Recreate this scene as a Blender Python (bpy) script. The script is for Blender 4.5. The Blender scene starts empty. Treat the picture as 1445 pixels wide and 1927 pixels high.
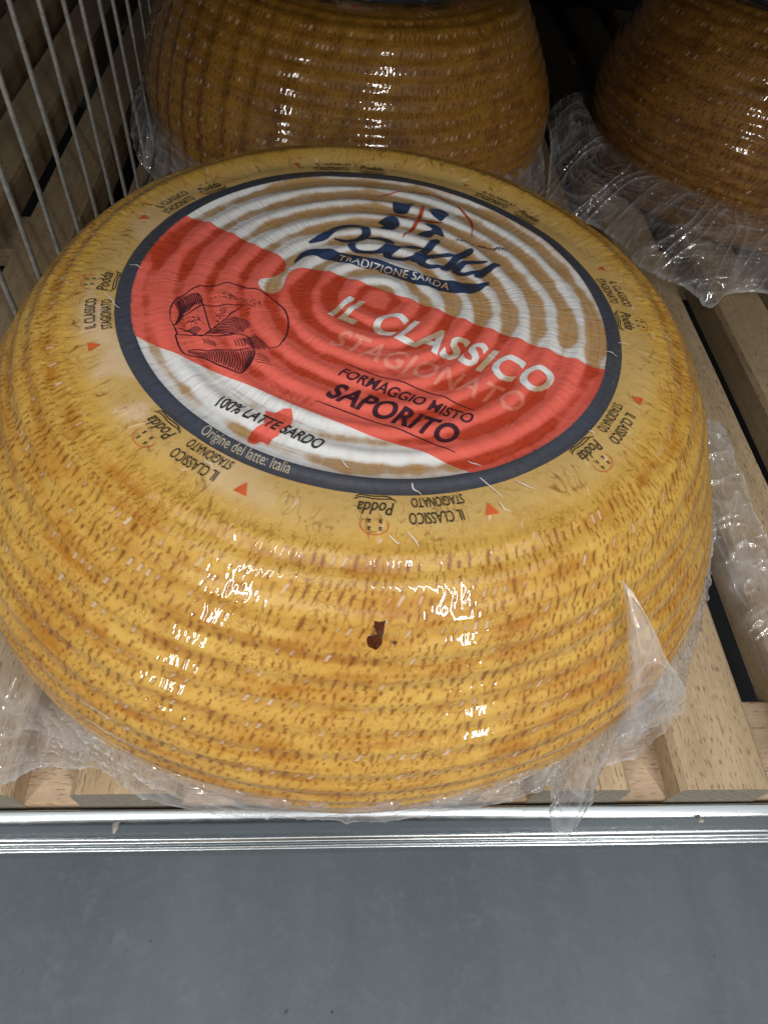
import bpy, bmesh, math
import numpy as np
from mathutils import Vector, Matrix
PI = math.pi
S = bpy.context.scene
COL = S.collection

# ------------------------------------------------------------------ camera
cam = bpy.data.objects.new('camera', bpy.data.cameras.new('camera')); COL.objects.link(cam)
th, ps, ro = math.radians(53.2), 0.130, 0.128
fwd = Vector((math.sin(ps)*math.cos(th), math.cos(ps)*math.cos(th), -math.sin(th)))
rgt = fwd.cross(Vector((0, 0, 1))).normalized(); up = rgt.cross(fwd)
r2 = rgt*math.cos(ro) + up*math.sin(ro); u2 = -rgt*math.sin(ro) + up*math.cos(ro)
cam.matrix_world = Matrix.Translation((-.0143, -.2011, .1468)) @ Matrix((r2, u2, -fwd)).transposed().to_4x4()
cam.data.sensor_fit = 'VERTICAL'; cam.data.sensor_height = 36; cam.data.lens = 24.0
cam.data.clip_start = .01; cam.data.clip_end = 50
S.camera = cam

# ------------------------------------------------------------------ light
w = bpy.data.worlds.new('World'); S.world = w; w.use_nodes = True
w.node_tree.nodes['Background'].inputs[0].default_value = (.62, .72, .85, 1)
w.node_tree.nodes['Background'].inputs[1].default_value = .035

def area(name, loc, target, sx, sy, power, col, roll=0):
    l = bpy.data.lights.new(name, 'AREA'); l.shape = 'RECTANGLE'; l.size = sx; l.size_y = sy
    l.energy = power; l.color = col
    o = bpy.data.objects.new(name, l); COL.objects.link(o); o.location = loc
    d = Vector(target) - Vector(loc)
    o.rotation_euler = (d.to_track_quat('-Z', 'Y').to_matrix() @ Matrix.Rotation(roll, 3, 'Z')).to_euler()
    return o
# strip lamps over the aisle behind the photographer and the bright ceiling between them
area('strip_lamp_right', (.90, -1.77, 1.34), (0, 0, 0), .055, 2.9, 36, (1, .98, .95))
area('strip_lamp_left', (-1.11, -1.64, 1.34), (0, 0, 0), .045, 2.9, 25, (1, .98, .95))
area('ceiling_panel', (.1, -.95, 2.2), (0, -.15, 0), 4.2, 2.4, 26, (.95, .98, 1))

S.view_settings.view_transform = 'Standard'; S.view_settings.look = 'None'
S.view_settings.exposure = .33; S.view_settings.gamma = 1
S.render.engine = 'CYCLES'
S.cycles.transparent_max_bounces = 16; S.cycles.max_bounces = 8

# ------------------------------------------------------------------ numpy noise
def _hash(i, j, k, seed):
    h = (i.astype(np.uint32)*np.uint32(374761393) + j.astype(np.uint32)*np.uint32(668265263)
         + k.astype(np.uint32)*np.uint32(2147483647 - 58) + np.uint32(seed)*np.uint32(3266489917))
    h = (h ^ (h >> np.uint32(13)))*np.uint32(1274126177)
    h = (h ^ (h >> np.uint32(16)))*np.uint32(2246822519)
    return ((h ^ (h >> np.uint32(15))) & np.uint32(0xffffff)).astype(np.float32)/np.float32(0xffffff)
def vn(x, y, z=0., seed=0):
    x, y, z = np.broadcast_arrays(np.asarray(x, np.float32), np.asarray(y, np.float32), np.asarray(z, np.float32))
    i, j, k = np.floor(x).astype(np.int64), np.floor(y).astype(np.int64), np.floor(z).astype(np.int64)
    fx, fy, fz = x-i, y-j, z-k
    fx, fy, fz = [f*f*(3-2*f) for f in (fx, fy, fz)]
    i, j, k = i & 0xffffffff, j & 0xffffffff, k & 0xffffffff
    r = 0
    for a in (0, 1):
        for b in (0, 1):
            for c in (0, 1):
                wgt = (fx if a else 1-fx)*(fy if b else 1-fy)*(fz if c else 1-fz)
                r = r + wgt*_hash((i+a) & 0xffffffff, (j+b) & 0xffffffff, (k+c) & 0xffffffff, seed)
    return r
def fbm(x, y, z=0., seed=0, o=3):
    r, a, t = 0, 1., 0
    for q in range(o):
        r = r + a*vn(x*2**q, y*2**q, np.asarray(z)*2**q, seed+q*7); t += a; a *= .5
    return r/t
def sst(a, b, x):
    t = np.clip((x-a)/(b-a), 0, 1); return t*t*(3-2*t)

# ------------------------------------------------------------------ mesh helpers
def mesh_np(name, V, F, mats, parent=None, smooth=True, attrs=None):
    me = bpy.data.meshes.new(name)
    V = np.asarray(V, np.float32); F = np.asarray(F, np.int32); n = F.shape[1]
    me.vertices.add(len(V)); me.vertices.foreach_set('co', V.ravel())
    me.loops.add(F.size); me.loops.foreach_set('vertex_index', F.ravel())
    me.polygons.add(len(F)); me.polygons.foreach_set('loop_start', np.arange(0, F.size, n, dtype=np.int32))
    me.polygons.foreach_set('use_smooth', np.full(len(F), smooth))
    me.update(calc_edges=True)
    for k, v in (attrs or {}).items():
        a = me.attributes.new(k, 'FLOAT', 'POINT'); a.data.foreach_set('value', np.asarray(v, np.float32).ravel())
    me.validate()
    for m in (mats if isinstance(mats, (list, tuple)) else [mats]): me.materials.append(m)
    o = bpy.data.objects.new(name, me); COL.objects.link(o)
    if parent: o.parent = parent
    return o
def grid_faces(nu, nv, wrap=False):
    i = np.arange(nu if wrap else nu-1)[:, None]; j = np.arange(nv-1)[None, :]
    i2 = (i+1) % nu
    return np.stack([i*nv+j, i2*nv+j, i2*nv+j+1, i*nv+j+1], -1).reshape(-1, 4)
def tag(o, label=None, cat=None, group=None, kind=None):
    for k, v in (('label', label), ('category', cat), ('group', group), ('kind', kind)):
        if v: o[k] = v
    return o
def empty(name, loc=(0, 0, 0), rz=0):
    o = bpy.data.objects.new(name, None); COL.objects.link(o); o.location = loc; o.rotation_euler = (0, 0, rz)
    o.empty_display_size = .02
    return o
def bm_obj(name, bm, m, parent=None, smooth=False):
    me = bpy.data.meshes.new(name); bm.normal_update(); bm.to_mesh(me); bm.free()
    if smooth:
        for p in me.polygons: p.use_smooth = True
    me.materials.append(m)
    o = bpy.data.objects.new(name, me); COL.objects.link(o)
    if parent: o.parent = parent
    return o
def catmull(P, n=12, closed=False):
    P = np.asarray(P, float); N = len(P); out = []
    rng_ = range(N if closed else N-1)
    for i in rng_:
        if closed: a, b, c, d = P[(i-1) % N], P[i], P[(i+1) % N], P[(i+2) % N]
        else: a, b, c, d = P[max(i-1, 0)], P[i], P[i+1], P[min(i+2, N-1)]
        for t in np.linspace(0, 1, n, endpoint=False):
            out.append(.5*((2*b)+(c-a)*t+(2*a-5*b+4*c-d)*t*t+(-a+3*b-3*c+d)*t**3))
    if not closed: out.append(P[-1])
    return np.array(out)
def resamp(P, n):
    P = np.asarray(P, float); d = np.r_[0, np.cumsum(np.linalg.norm(np.diff(P, axis=0), axis=1))]
    t = np.linspace(0, d[-1], n)
    return np.stack([np.interp(t, d, P[:, k]) for k in range(P.shape[1])], -1)

# ------------------------------------------------------------------ material helpers
def mat(name):
    m = bpy.data.materials.new(name); m.use_nodes = True
    nt = m.node_tree; b = nt.nodes['Principled BSDF']
    return m, nt, b
def N(nt, t, **kw):
    n = nt.nodes.new(t)
    for k, v in kw.items():
        if k in n.inputs: n.inputs[k].default_value = v
        else: setattr(n, k, v)
    return n
def L(nt, a, b): nt.links.new(a, b)
def noise(nt, scale, detail=4, rough=.55, vec=None, stretch=None):
    n = N(nt, 'ShaderNodeTexNoise', Scale=scale, Detail=detail, Roughness=rough)
    if vec is None:
        tc = N(nt, 'ShaderNodeTexCoord'); vec = tc.outputs['Object']
    if stretch:
        mp = N(nt, 'ShaderNodeMapping'); mp.inputs['Scale'].default_value = stretch; L(nt, vec, mp.inputs[0]); vec = mp.outputs[0]
    L(nt, vec, n.inputs['Vector'])
    return n.outputs['Fac']
def ramp(nt, fac, stops):
    r = N(nt, 'ShaderNodeValToRGB'); L(nt, fac, r.inputs[0]); e = r.color_ramp.elements
    while len(e) < len(stops): e.new(.5)
    for s, (p, c) in zip(e, stops):
        s.position = p; s.color = (*c, 1) if len(c) == 3 else c
    return r.outputs[0]
def mix(nt, a, b, fac, mode='MIX'):
    m = N(nt, 'ShaderNodeMix', data_type='RGBA', blend_type=mode)
    for s, v in ((m.inputs[6], a), (m.inputs[7], b)):
        if isinstance(v, tuple): s.default_value = (*v, 1)
        else: L(nt, v, s)
    if isinstance(fac, (int, float)): m.inputs[0].default_value = fac
    else: L(nt, fac, m.inputs[0])
    return m.outputs[2]
def math_(nt, op, a, b=0., clamp=False):
    m = N(nt, 'ShaderNodeMath', operation=op, use_clamp=clamp)
    for s, v in ((m.inputs[0], a), (m.inputs[1], b)):
        if isinstance(v, (int, float)): s.default_value = v
        else: L(nt, v, s)
    return m.outputs[0]
def attr(nt, name): return N(nt, 'ShaderNodeAttribute', attribute_name=name).outputs['Fac']
def bump(nt, h, strength, dist, to):
    b = N(nt, 'ShaderNodeBump', Strength=strength, Distance=dist); L(nt, h, b.inputs['Height']); L(nt, b.outputs[0], to)

# rind: wax-yellow cheese crust under tight clear film
def rind_mat(name, yellow, tan, brown, dark):
    m, nt, b = mat(name)
    tone, dent, white, pale = attr(nt, 'tone'), attr(nt, 'dent'), attr(nt, 'white'), attr(nt, 'pale')
    fine = noise(nt, 420, 6, .7); mid = noise(nt, 90, 5, .65)
    c = mix(nt, yellow, tan, pale)
    t2 = math_(nt, 'ADD', tone, math_(nt, 'MULTIPLY', math_(nt, 'SUBTRACT', mid, .5), .65), True)
    c = mix(nt, c, brown, t2)
    sp = math_(nt, 'MULTIPLY', math_(nt, 'SUBTRACT', fine, .55, True), 5., True)
    c = mix(nt, c, brown, math_(nt, 'MULTIPLY', sp, .7))
    tcn = N(nt, 'ShaderNodeTexCoord').outputs['Object']; wn_ = N(nt, 'ShaderNodeTexNoise', Scale=120, Detail=3)
    L(nt, tcn, wn_.inputs['Vector'])
    vadd = N(nt, 'ShaderNodeVectorMath', operation='MULTIPLY_ADD'); L(nt, wn_.outputs['Color'], vadd.inputs[0]); vadd.inputs[1].default_value = (.012, .012, .012); L(nt, tcn, vadd.inputs[2])
    vr = N(nt, 'ShaderNodeTexVoronoi', Scale=620, feature='DISTANCE_TO_EDGE'); L(nt, vadd.outputs[0], vr.inputs['Vector'])
    ck = math_(nt, 'SUBTRACT', 1, math_(nt, 'MULTIPLY', vr.outputs['Distance'], 9., True))
    ck = math_(nt, 'MULTIPLY', ck, math_(nt, 'MULTIPLY', math_(nt, 'SUBTRACT', noise(nt, 75, 4, .6), .44, True), 5., True))
    ck = math_(nt, 'MULTIPLY', ck, math_(nt, 'SUBTRACT', 1, pale, True))
    c = mix(nt, c, tuple(.5*(p_+q_) for p_, q_ in zip(brown, dark)), math_(nt, 'MULTIPLY', ck, .6))
    d2 = math_(nt, 'MULTIPLY', dent, math_(nt, 'ADD', math_(nt, 'MULTIPLY', fine, 1.3), .4), True)
    c = mix(nt, c, dark, d2)
    c = mix(nt, c, (.74, .56, .40), math_(nt, 'MULTIPLY', white, math_(nt, 'ADD', fine, .25, True), True))
    L(nt, c, b.inputs['Base Color'])
    b.inputs['Roughness'].default_value = .5
    b.inputs['Specular IOR Level'].default_value = .3
    b.inputs['Coat Weight'].default_value = 1; b.inputs['Coat Roughness'].default_value = .03
    b.inputs['Coat IOR'].default_value = 1.5
    b.inputs['Subsurface Weight'].default_value = 0
    bump(nt, fine, .5, .0004, b.inputs['Normal'])
    bump(nt, noise(nt, 200, 2, .5), .05, .0006, b.inputs['Coat Normal'])
    return m
M_rind = rind_mat('rind_wax', (.595, .362, .074), (.55, .37, .135), (.40, .165, .015), (.17, .052, .004))
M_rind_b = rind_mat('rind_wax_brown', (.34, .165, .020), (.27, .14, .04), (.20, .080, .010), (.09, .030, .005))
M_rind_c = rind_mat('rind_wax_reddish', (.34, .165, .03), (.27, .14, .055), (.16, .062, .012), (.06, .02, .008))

# paper and inks, soaked brown where the attribute 'stain' says so
def ink(name, col, rough=.42, stainmul=(.60, .345, .13), wear=0., coat=.35):
    m, nt, b = mat(name)
    st = attr(nt, 'stain')
    n1 = noise(nt, 160, 6, .65); n2 = noise(nt, 700, 4, .6)
    s2 = math_(nt, 'ADD', st, math_(nt, 'MULTIPLY', math_(nt, 'SUBTRACT', n1, .5), 1.25), True)
    s2 = math_(nt, 'MULTIPLY', s2, math_(nt, 'ADD', math_(nt, 'MULTIPLY', n2, .5), .72), True)
    base = mix(nt, col, tuple(c*.86 for c in col), noise(nt, 50, 4))
    c = mix(nt, base, tuple(a*b_ for a, b_ in zip(col, stainmul)), s2)
    eg = math_(nt, 'POWER', math_(nt, 'SUBTRACT', 1, math_(nt, 'ABSOLUTE', math_(nt, 'SUBTRACT', math_(nt, 'MULTIPLY', s2, 2.), 1.5)), True), 3.)
    c = mix(nt, c, tuple(a*b_*.5 for a, b_ in zip(col, stainmul)), math_(nt, 'MULTIPLY', eg, .35, True))
    cs = math_(nt, 'MULTIPLY', attr(nt, 'crease'), math_(nt, 'ADD', math_(nt, 'MULTIPLY', n1, 1.2), -.1, True))
    c = mix(nt, c, tuple(a*b_*.42 for a, b_ in zip(col, stainmul)), math_(nt, 'MULTIPLY', cs, .85))
    if wear:
        wr = math_(nt, 'MULTIPLY', math_(nt, 'SUBTRACT', noise(nt, 300, 6, .75), .62, True), 6., True)
        c = mix(nt, c, (.42, .33, .24), math_(nt, 'MULTIPLY', wr, wear))
    L(nt, c, b.inputs['Base Color']); b.inputs['Roughness'].default_value = rough
    b.inputs['Coat Weight'].default_value = coat; b.inputs['Coat Roughness'].default_value = .22
    bump(nt, attr(nt, 'pleat'), .4, .0007, b.inputs['Normal'])
    return m
M_paper = ink('label_paper', (.74, .74, .73))
M_red = ink('label_red', (.80, .145, .105), stainmul=(.60, .34, .17))
M_navy = ink('label_navy', (.030, .050, .115), stainmul=(1.1, .75, .5), wear=.25)
M_ring = ink('label_ring_ink', (.055, .062, .085), stainmul=(1.1, 1.0, .85), wear=.55)
M_white_ink = ink('label_white_ink', (.78, .78, .77), stainmul=(.62, .4, .22))
M_pink_ink = ink('label_pink_ink', (.82, .27, .21), stainmul=(.72, .46, .30))
M_dark_ink = ink('label_dark_ink', (.055, .018, .030), stainmul=(1, .8, .7))
M_black_ink = ink('label_black_ink', (.035, .030, .025), stainmul=(1, .9, .8), wear=.2)
M_tri = ink('label_orange_ink', (.68, .12, .03), stainmul=(.9, .9, .9))
M_cross = ink('label_thin_red_ink', (.5, .08, .03))
M_ghost = ink('label_grey_ink', (.42, .36, .27), stainmul=(.9, .9, .8))

# clear film: mostly see-through with a glossy skin and a milky cast in the folds
def film_mat(name, milk0=.04, milk1=.42):
    m = bpy.data.materials.new(name); m.use_nodes = True; nt = m.node_tree; nt.nodes.clear()
    out = N(nt, 'ShaderNodeOutputMaterial')
    tr = N(nt, 'ShaderNodeBsdfTransparent', Color=(.96, .96, .97, 1))
    gl = N(nt, 'ShaderNodeBsdfGlossy', Roughness=.07, Color=(1, 1, 1, 1))
    df = N(nt, 'ShaderNodeBsdfDiffuse', Color=(.90, .91, .93, 1)); tl = N(nt, 'ShaderNodeBsdfTranslucent', Color=(.90, .91, .93, 1))
    n1 = noise(nt, 90, 3, .5); n2 = noise(nt, 40, 3, .5)
    h = math_(nt, 'ADD', math_(nt, 'MULTIPLY', n1, .35), n2)
    bmp = N(nt, 'ShaderNodeBump', Strength=.5, Distance=.002); L(nt, h, bmp.inputs['Height'])
    L(nt, bmp.outputs[0], gl.inputs['Normal'])
    lw = N(nt, 'ShaderNodeLayerWeight', Blend=.5); L(nt, bmp.outputs[0], lw.inputs['Normal'])
    frf = math_(nt, 'ADD', math_(nt, 'MULTIPLY', math_(nt, 'POWER', lw.outputs['Facing'], 3.5), .6), .09, True)
    white = N(nt, 'ShaderNodeMixShader'); white.inputs[0].default_value = .45
    L(nt, df.outputs[0], white.inputs[1]); L(nt, tl.outputs[0], white.inputs[2])
    a = N(nt, 'ShaderNodeMixShader')
    mk = math_(nt, 'MULTIPLY', attr(nt, 'milk'), milk1)
    mk = math_(nt, 'ADD', mk, math_(nt, 'MULTIPLY', n2, milk0*2), True)
    L(nt, mk, a.inputs[0]); L(nt, tr.outputs[0], a.inputs[1]); L(nt, white.outputs[0], a.inputs[2])
    bsh = N(nt, 'ShaderNodeMixShader')
    L(nt, frf, bsh.inputs[0]); L(nt, a.outputs[0], bsh.inputs[1]); L(nt, gl.outputs[0], bsh.inputs[2])
    L(nt, bsh.outputs[0], out.inputs[0])
    return m
M_film = film_mat('clear_film')

def wood_mat(name, c1, c2, c3, endgrain=False, axis=1):
    m, nt, b = mat(name)
    st = [1, 1, 1]; st[axis] = .12
    oi = N(nt, 'ShaderNodeTexCoord').outputs['Object']
    ge = N(nt, 'ShaderNodeNewGeometry')
    vec = ge.outputs['Position']
    base = ramp(nt, noise(nt, 60, 5, .6, vec, tuple(st)), [(.3, c1), (.7, c2)])
    st2 = [1, 1, 1]; st2[axis] = .16
    pores = noise(nt, 1300, 2, .5, vec, tuple(st2))
    pm = math_(nt, 'MULTIPLY', math_(nt, 'SUBTRACT', pores, .575, True), 9, True)
    c = mix(nt, base, c3, math_(nt, 'MULTIPLY', pm, .75))
    rays = noise(nt, 300, 3, .5, vec, (1, .6, 1))
    c = mix(nt, c, tuple(x*1.18 for x in c2), math_(nt, 'MULTIPLY', math_(nt, 'SUBTRACT', rays, .5, True), 1.2, True))
    dirt = noise(nt, 22, 5, .65, vec)
    c = mix(nt, c, tuple(x*.55 for x in c1), math_(nt, 'MULTIPLY', math_(nt, 'SUBTRACT', dirt, .52, True), 2.2, True))
    gl_ = noise(nt, 520, 3, .6, vec, tuple(.03 if x < 1 else 1 for x in st))
    c = mix(nt, c, tuple(x*.6 for x in c1), math_(nt, 'MULTIPLY', math_(nt, 'SUBTRACT', gl_, .5, True), 1.5, True))
    lg = noise(nt, 25, 6, .7, vec, tuple(x*(.35 if x < 1 else 1.8) for x in st))
    c = mix(nt, c, tuple(x*.62 for x in c1), math_(nt, 'MULTIPLY', math_(nt, 'SUBTRACT', lg, .48, True), 2.4, True))
    oinf = N(nt, 'ShaderNodeObjectInfo'); hs = N(nt, 'ShaderNodeHueSaturation')
    L(nt, math_(nt, 'ADD', math_(nt, 'MULTIPLY', oinf.outputs['Random'], .26), .86), hs.inputs['Value']); L(nt, c, hs.inputs['Color']); c = hs.outputs[0]
    L(nt, c, b.inputs['Base Color']); b.inputs['Roughness'].default_value = .62
    b.inputs['Specular IOR Level'].default_value = .3
    bump(nt, math_(nt, 'SUBTRACT', 1, pm), .35, .0004, b.inputs['Normal'])
    return m
M_wood = wood_mat('beech_wood', (.37, .265, .155), (.48, .365, .225), (.13, .078, .040))
M_batten = wood_mat('beech_batten_wood', (.42, .30, .19), (.55, .41, .28), (.17, .10, .05), axis=0)

def endgrain_mat():
    m, nt, b = mat('beech_end_grain')
    vec = N(nt, 'ShaderNodeNewGeometry').outputs['Position']
    wv = N(nt, 'ShaderNodeTexWave', Scale=150, Distortion=6, Detail=3); wv.bands_direction = 'DIAGONAL'
    wv.inputs['Detail Scale'].default_value = 1.4
    mp = N(nt, 'ShaderNodeMapping'); mp.inputs['Scale'].default_value = (.8, .1, 2.0); L(nt, vec, mp.inputs[0]); L(nt, mp.outputs[0], wv.inputs[0])
    c = ramp(nt, wv.outputs['Fac'], [(.0, (.11, .095, .07)), (.35, (.21, .18, .135)), (1, (.26, .225, .17))])  # end grain, greyed darker with the shade of the front faces in the colour
    c = mix(nt, c, (.17, .14, .11), math_(nt, 'MULTIPLY', noise(nt, 60, 5, .6, vec), .6))
    L(nt, c, b.inputs['Base Color']); b.inputs['Roughness'].default_value = .8
    bump(nt, wv.outputs['Fac'], .4, .0003, b.inputs['Normal'])
    return m
M_end = endgrain_mat()

m, nt, b = mat('galvanized_steel'); M_steel = m
n = noise(nt, 30, 5, .6, None, (.15, 1, 1)); sc = noise(nt, 600, 4, .7, None, (.25, 1, 1))
L(nt, ramp(nt, n, [(.3, (.42, .45, .455)), (.7, (.58, .61, .62))]), b.inputs['Base Color'])
b.inputs['Metallic'].default_value = 1
L(nt, math_(nt, 'ADD', math_(nt, 'MULTIPLY', sc, .16), .17), b.inputs['Roughness'])
bump(nt, sc, .03, .0002, b.inputs['Normal'])

m, nt, b = mat('dull_wire'); M_wire = m
L(nt, ramp(nt, noise(nt, 250, 5, .7), [(.3, (.22, .22, .20)), (.7, (.42, .42, .39))]), b.inputs['Base Color'])
b.inputs['Metallic'].default_value = .5; b.inputs['Roughness'].default_value = .5
bump(nt, noise(nt, 500, 4), .3, .0004, b.inputs['Normal'])

m, nt, b = mat('grey_floor_coating'); M_floor = m
shadow_bands = noise(nt, 3.2, 5, .6, None, (1.6, .5, 1)); fi = noise(nt, 70, 6, .7); md = noise(nt, 14, 5, .6)
c = ramp(nt, shadow_bands, [(.35, (.110, .130, .148)), (.65, (.162, .190, .212))])  # wide soft bands: shadows on the floor put into its colour
c = mix(nt, c, (.095, .115, .13), math_(nt, 'MULTIPLY', md, .55))
c = mix(nt, c, (.18, .21, .23), math_(nt, 'MULTIPLY', math_(nt, 'SUBTRACT', fi, .5, True), 1.6, True))
vo = N(nt, 'ShaderNodeTexVoronoi', Scale=26); tcf = N(nt, 'ShaderNodeTexCoord'); L(nt, tcf.outputs['Object'], vo.inputs['Vector'])
wn = N(nt, 'ShaderNodeTexWhiteNoise'); L(nt, vo.outputs['Position'], wn.inputs[0])
dots = math_(nt, 'MULTIPLY', math_(nt, 'LESS_THAN', vo.outputs['Distance'], math_(nt, 'MULTIPLY', math_(nt, 'SUBTRACT', wn.outputs['Value'], .5, True), .13)), .85)
v2 = N(nt, 'ShaderNodeTexVoronoi', Scale=58); nz2 = N(nt, 'ShaderNodeTexNoise', Scale=150, Detail=3); L(nt, tcf.outputs['Object'], nz2.inputs['Vector'])
va = N(nt, 'ShaderNodeVectorMath', operation='MULTIPLY_ADD'); L(nt, nz2.outputs['Color'], va.inputs[0]); va.inputs[1].default_value = (.006, .006, .006); L(nt, tcf.outputs['Object'], va.inputs[2])
L(nt, va.outputs[0], v2.inputs['Vector']); w2 = N(nt, 'ShaderNodeTexWhiteNoise'); L(nt, v2.outputs['Position'], w2.inputs[0])
d2 = math_(nt, 'LESS_THAN', v2.outputs['Distance'], math_(nt, 'MULTIPLY', math_(nt, 'SUBTRACT', w2.outputs['Value'], .72, True), .38))
L(nt, va.outputs[0], vo.inputs['Vector'])
smear = math_(nt, 'MULTIPLY', math_(nt, 'SUBTRACT', noise(nt, 9, 6, .7, None, (2.2, .35, 1)), .5, True), 3.2, True)
c = mix(nt, c, (.085, .10, .112), math_(nt, 'MULTIPLY', smear, .55))
lite = math_(nt, 'MULTIPLY', math_(nt, 'SUBTRACT', noise(nt, 5, 7, .75), .60, True), 5., True)
c = mix(nt, c, (.24, .26, .27), math_(nt, 'MULTIPLY', lite, .5))
c = mix(nt, c, (.045, .05, .055), math_(nt, 'MULTIPLY', d2, .7))
c = mix(nt, c, (.02, .022, .025), dots)
L(nt, c, b.inputs['Base Color']); b.inputs['Roughness'].default_value = .6
bump(nt, fi, .25, .002, b.inputs['Normal'])

m, nt, b = mat('dark_panel'); M_dark = m
L(nt, ramp(nt, noise(nt, 8, 4), [(.3, (.018, .020, .024)), (.7, (.032, .034, .038))]), b.inputs['Base Color']); b.inputs['Roughness'].default_value = .6
m, nt, b = mat('dark_spot'); M_spot = m
L(nt, ramp(nt, noise(nt, 900, 4), [(.3, (.045, .010, .003)), (.7, (.10, .028, .008))]), b.inputs['Base Color']); b.inputs['Roughness'].default_value = .15
b.inputs['Coat Weight'].default_value = 1

# ------------------------------------------------------------------ setting: floor, back panel, shelf
def box(bm, x0, x1, y0, y1, z0, z1, ch=0.):
    vs = [bm.verts.new(p) for p in ((x0, y0, z0), (x1, y0, z0), (x1, y1, z0), (x0, y1, z0), (x0, y0, z1), (x1, y0, z1), (x1, y1, z1), (x0, y1, z1))]
    for f in ((0, 3, 2, 1), (4, 5, 6, 7), (0, 1, 5, 4), (1, 2, 6, 5), (2, 3, 7, 6), (3, 0, 4, 7)): bm.faces.new([vs[i] for i in f])
    if ch: bmesh.ops.bevel(bm, geom=bm.edges[:], offset=ch, segments=2, affect='EDGES')
    return bm
bm = bmesh.new()
bmesh.ops.create_grid(bm, x_segments=2, y_segments=2, size=3); bmesh.ops.translate(bm, verts=bm.verts, vec=(0, -1.2, -.62))
tag(bm_obj('floor', bm, M_floor), kind='structure')

SL_T = -.140; SL_H = .0245
shelf = tag(empty('slatted_shelf', (0, .2, -.158)), 'pale beech shelf of parallel slats lying under the film wrapped wheels', 'shelf')
def slat_part(x0, x1, y0, y1, rng):
    z1 = SL_T - rng.uniform(0, .0006); z0 = SL_T - SL_H; c = .0028
    # cross section with chamfered shoulders, slightly worn
    sec = [(x0+.0012, z0), (x1-.0012, z0), (x1, z0+.0015), (x1, z1-c), (x1-c*.9, z1), (x0+c*.9, z1), (x0, z1-c), (x0, z0+.0015)]
    bm = bmesh.new(); ys = np.linspace(y0, y1, 24); rows = []
    for y in ys:
        j = rng.normal(0, .00012, 8) if y0 < y < y1 else np.zeros(8)
        rows.append([bm.verts.new((p[0]+j[k]-0, y-.2, p[1]+abs(j[k])*-.3+.158)) for k, p in enumerate(sec)])
    for a, b_ in zip(rows, rows[1:]):
        for k in range(8):
            bm.faces.new((a[k], a[(k+1) % 8], b_[(k+1) % 8], b_[k]))
    f1 = bm.faces.new(rows[0][::-1]); f2 = bm.faces.new(rows[-1])
    f1.material_index = 1; f2.material_index = 1
    o = bm_obj('slat', bm, M_wood, shelf); o.data.materials.append(M_end)
    return o
rng = np.random.default_rng(4)
for k in range(-10, 6):
    x0 = .1345 + .062*k
    slat_part(x0 + rng.normal(0, .0005), x0 + .0402 + rng.normal(0, .0005), -.1290 + rng.uniform(0, .0006), .80, rng)
for (y0, y1) in ((-.1280, -.0845), (.25, .295), (.70, .745)):
    bm = bmesh.new(); box(bm, -.5, .5, y0-.2, y1-.2, -.0115, .0023, .0008)
    bm_obj('batten', bm, M_batten, shelf)
bm = bmesh.new(); box(bm, -.9, .9, .803, .815, -.62, .3)
tag(bm_obj('back_panel', bm, M_dark), 'dark panel closing the cabinet far behind the cheese wheels', 'panel')
bm = bmesh.new(); box(bm, -.7, .7, -.115, .80, -.31, -.30)  # added board, its dark colour stands in for the shade below the slats
tag(bm_obj('gap_shade_board', bm, M_dark), 'added dark board giving the shade seen through the gaps between the slats', 'shelf')
# unseen shelf added overhead to keep the light of the aisle from the wheels at the back
bm = bmesh.new(); box(bm, -.6, .6, -.105, .80, .200, .220, .002)
tag(bm_obj('upper_shade_shelf', bm, M_dark), 'unseen dark shelf board added above the cheese wheels to shade the back', 'shelf')

# front rail: rolled steel profile running along x
def rail():
    prof = []
    def arc(cy, cz, r, a0, a1, n):
        for t in np.linspace(a0, a1, n): prof.append((cy + r*math.cos(t), cz + r*math.sin(t)))
    prof += [(-.1297, -.1850), (-.1297, -.1600)]
    prof += [tuple(p) for p in catmull([(-.1297, -.1590), (-.1303, -.1586), (-.1322, -.1589), (-.1338, -.1596), (-.1352, -.1612), (-.1366, -.1640), (-.1378, -.1668), (-.1390, -.1688)], 5)]
    prof += [(-.1396, -.1690)]
    arc(-.1404, -.1696, .0008, PI*.35, PI*.95, 7)        # thin rib
    prof += [(-.1413, -.1706), (-.1417, -.1724)]
    arc(-.1426, -.1730, .0008, PI*.30, PI*1.2, 8)        # lip
    prof.append((-.1431, -.1850))
    P = np.array(prof); xs = np.linspace(-.7, .7, 90)
    V = np.array([(x, y + .00008*math.sin(x*37+1), z + .00012*math.sin(x*23)) for x in xs for y, z in P])
    F = grid_faces(len(xs), len(P))
    return mesh_np('front_rail', V, F[:, ::-1], M_steel)
tag(rail(), 'shiny galvanized steel rail along the front of the slats', 'rail')

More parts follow.
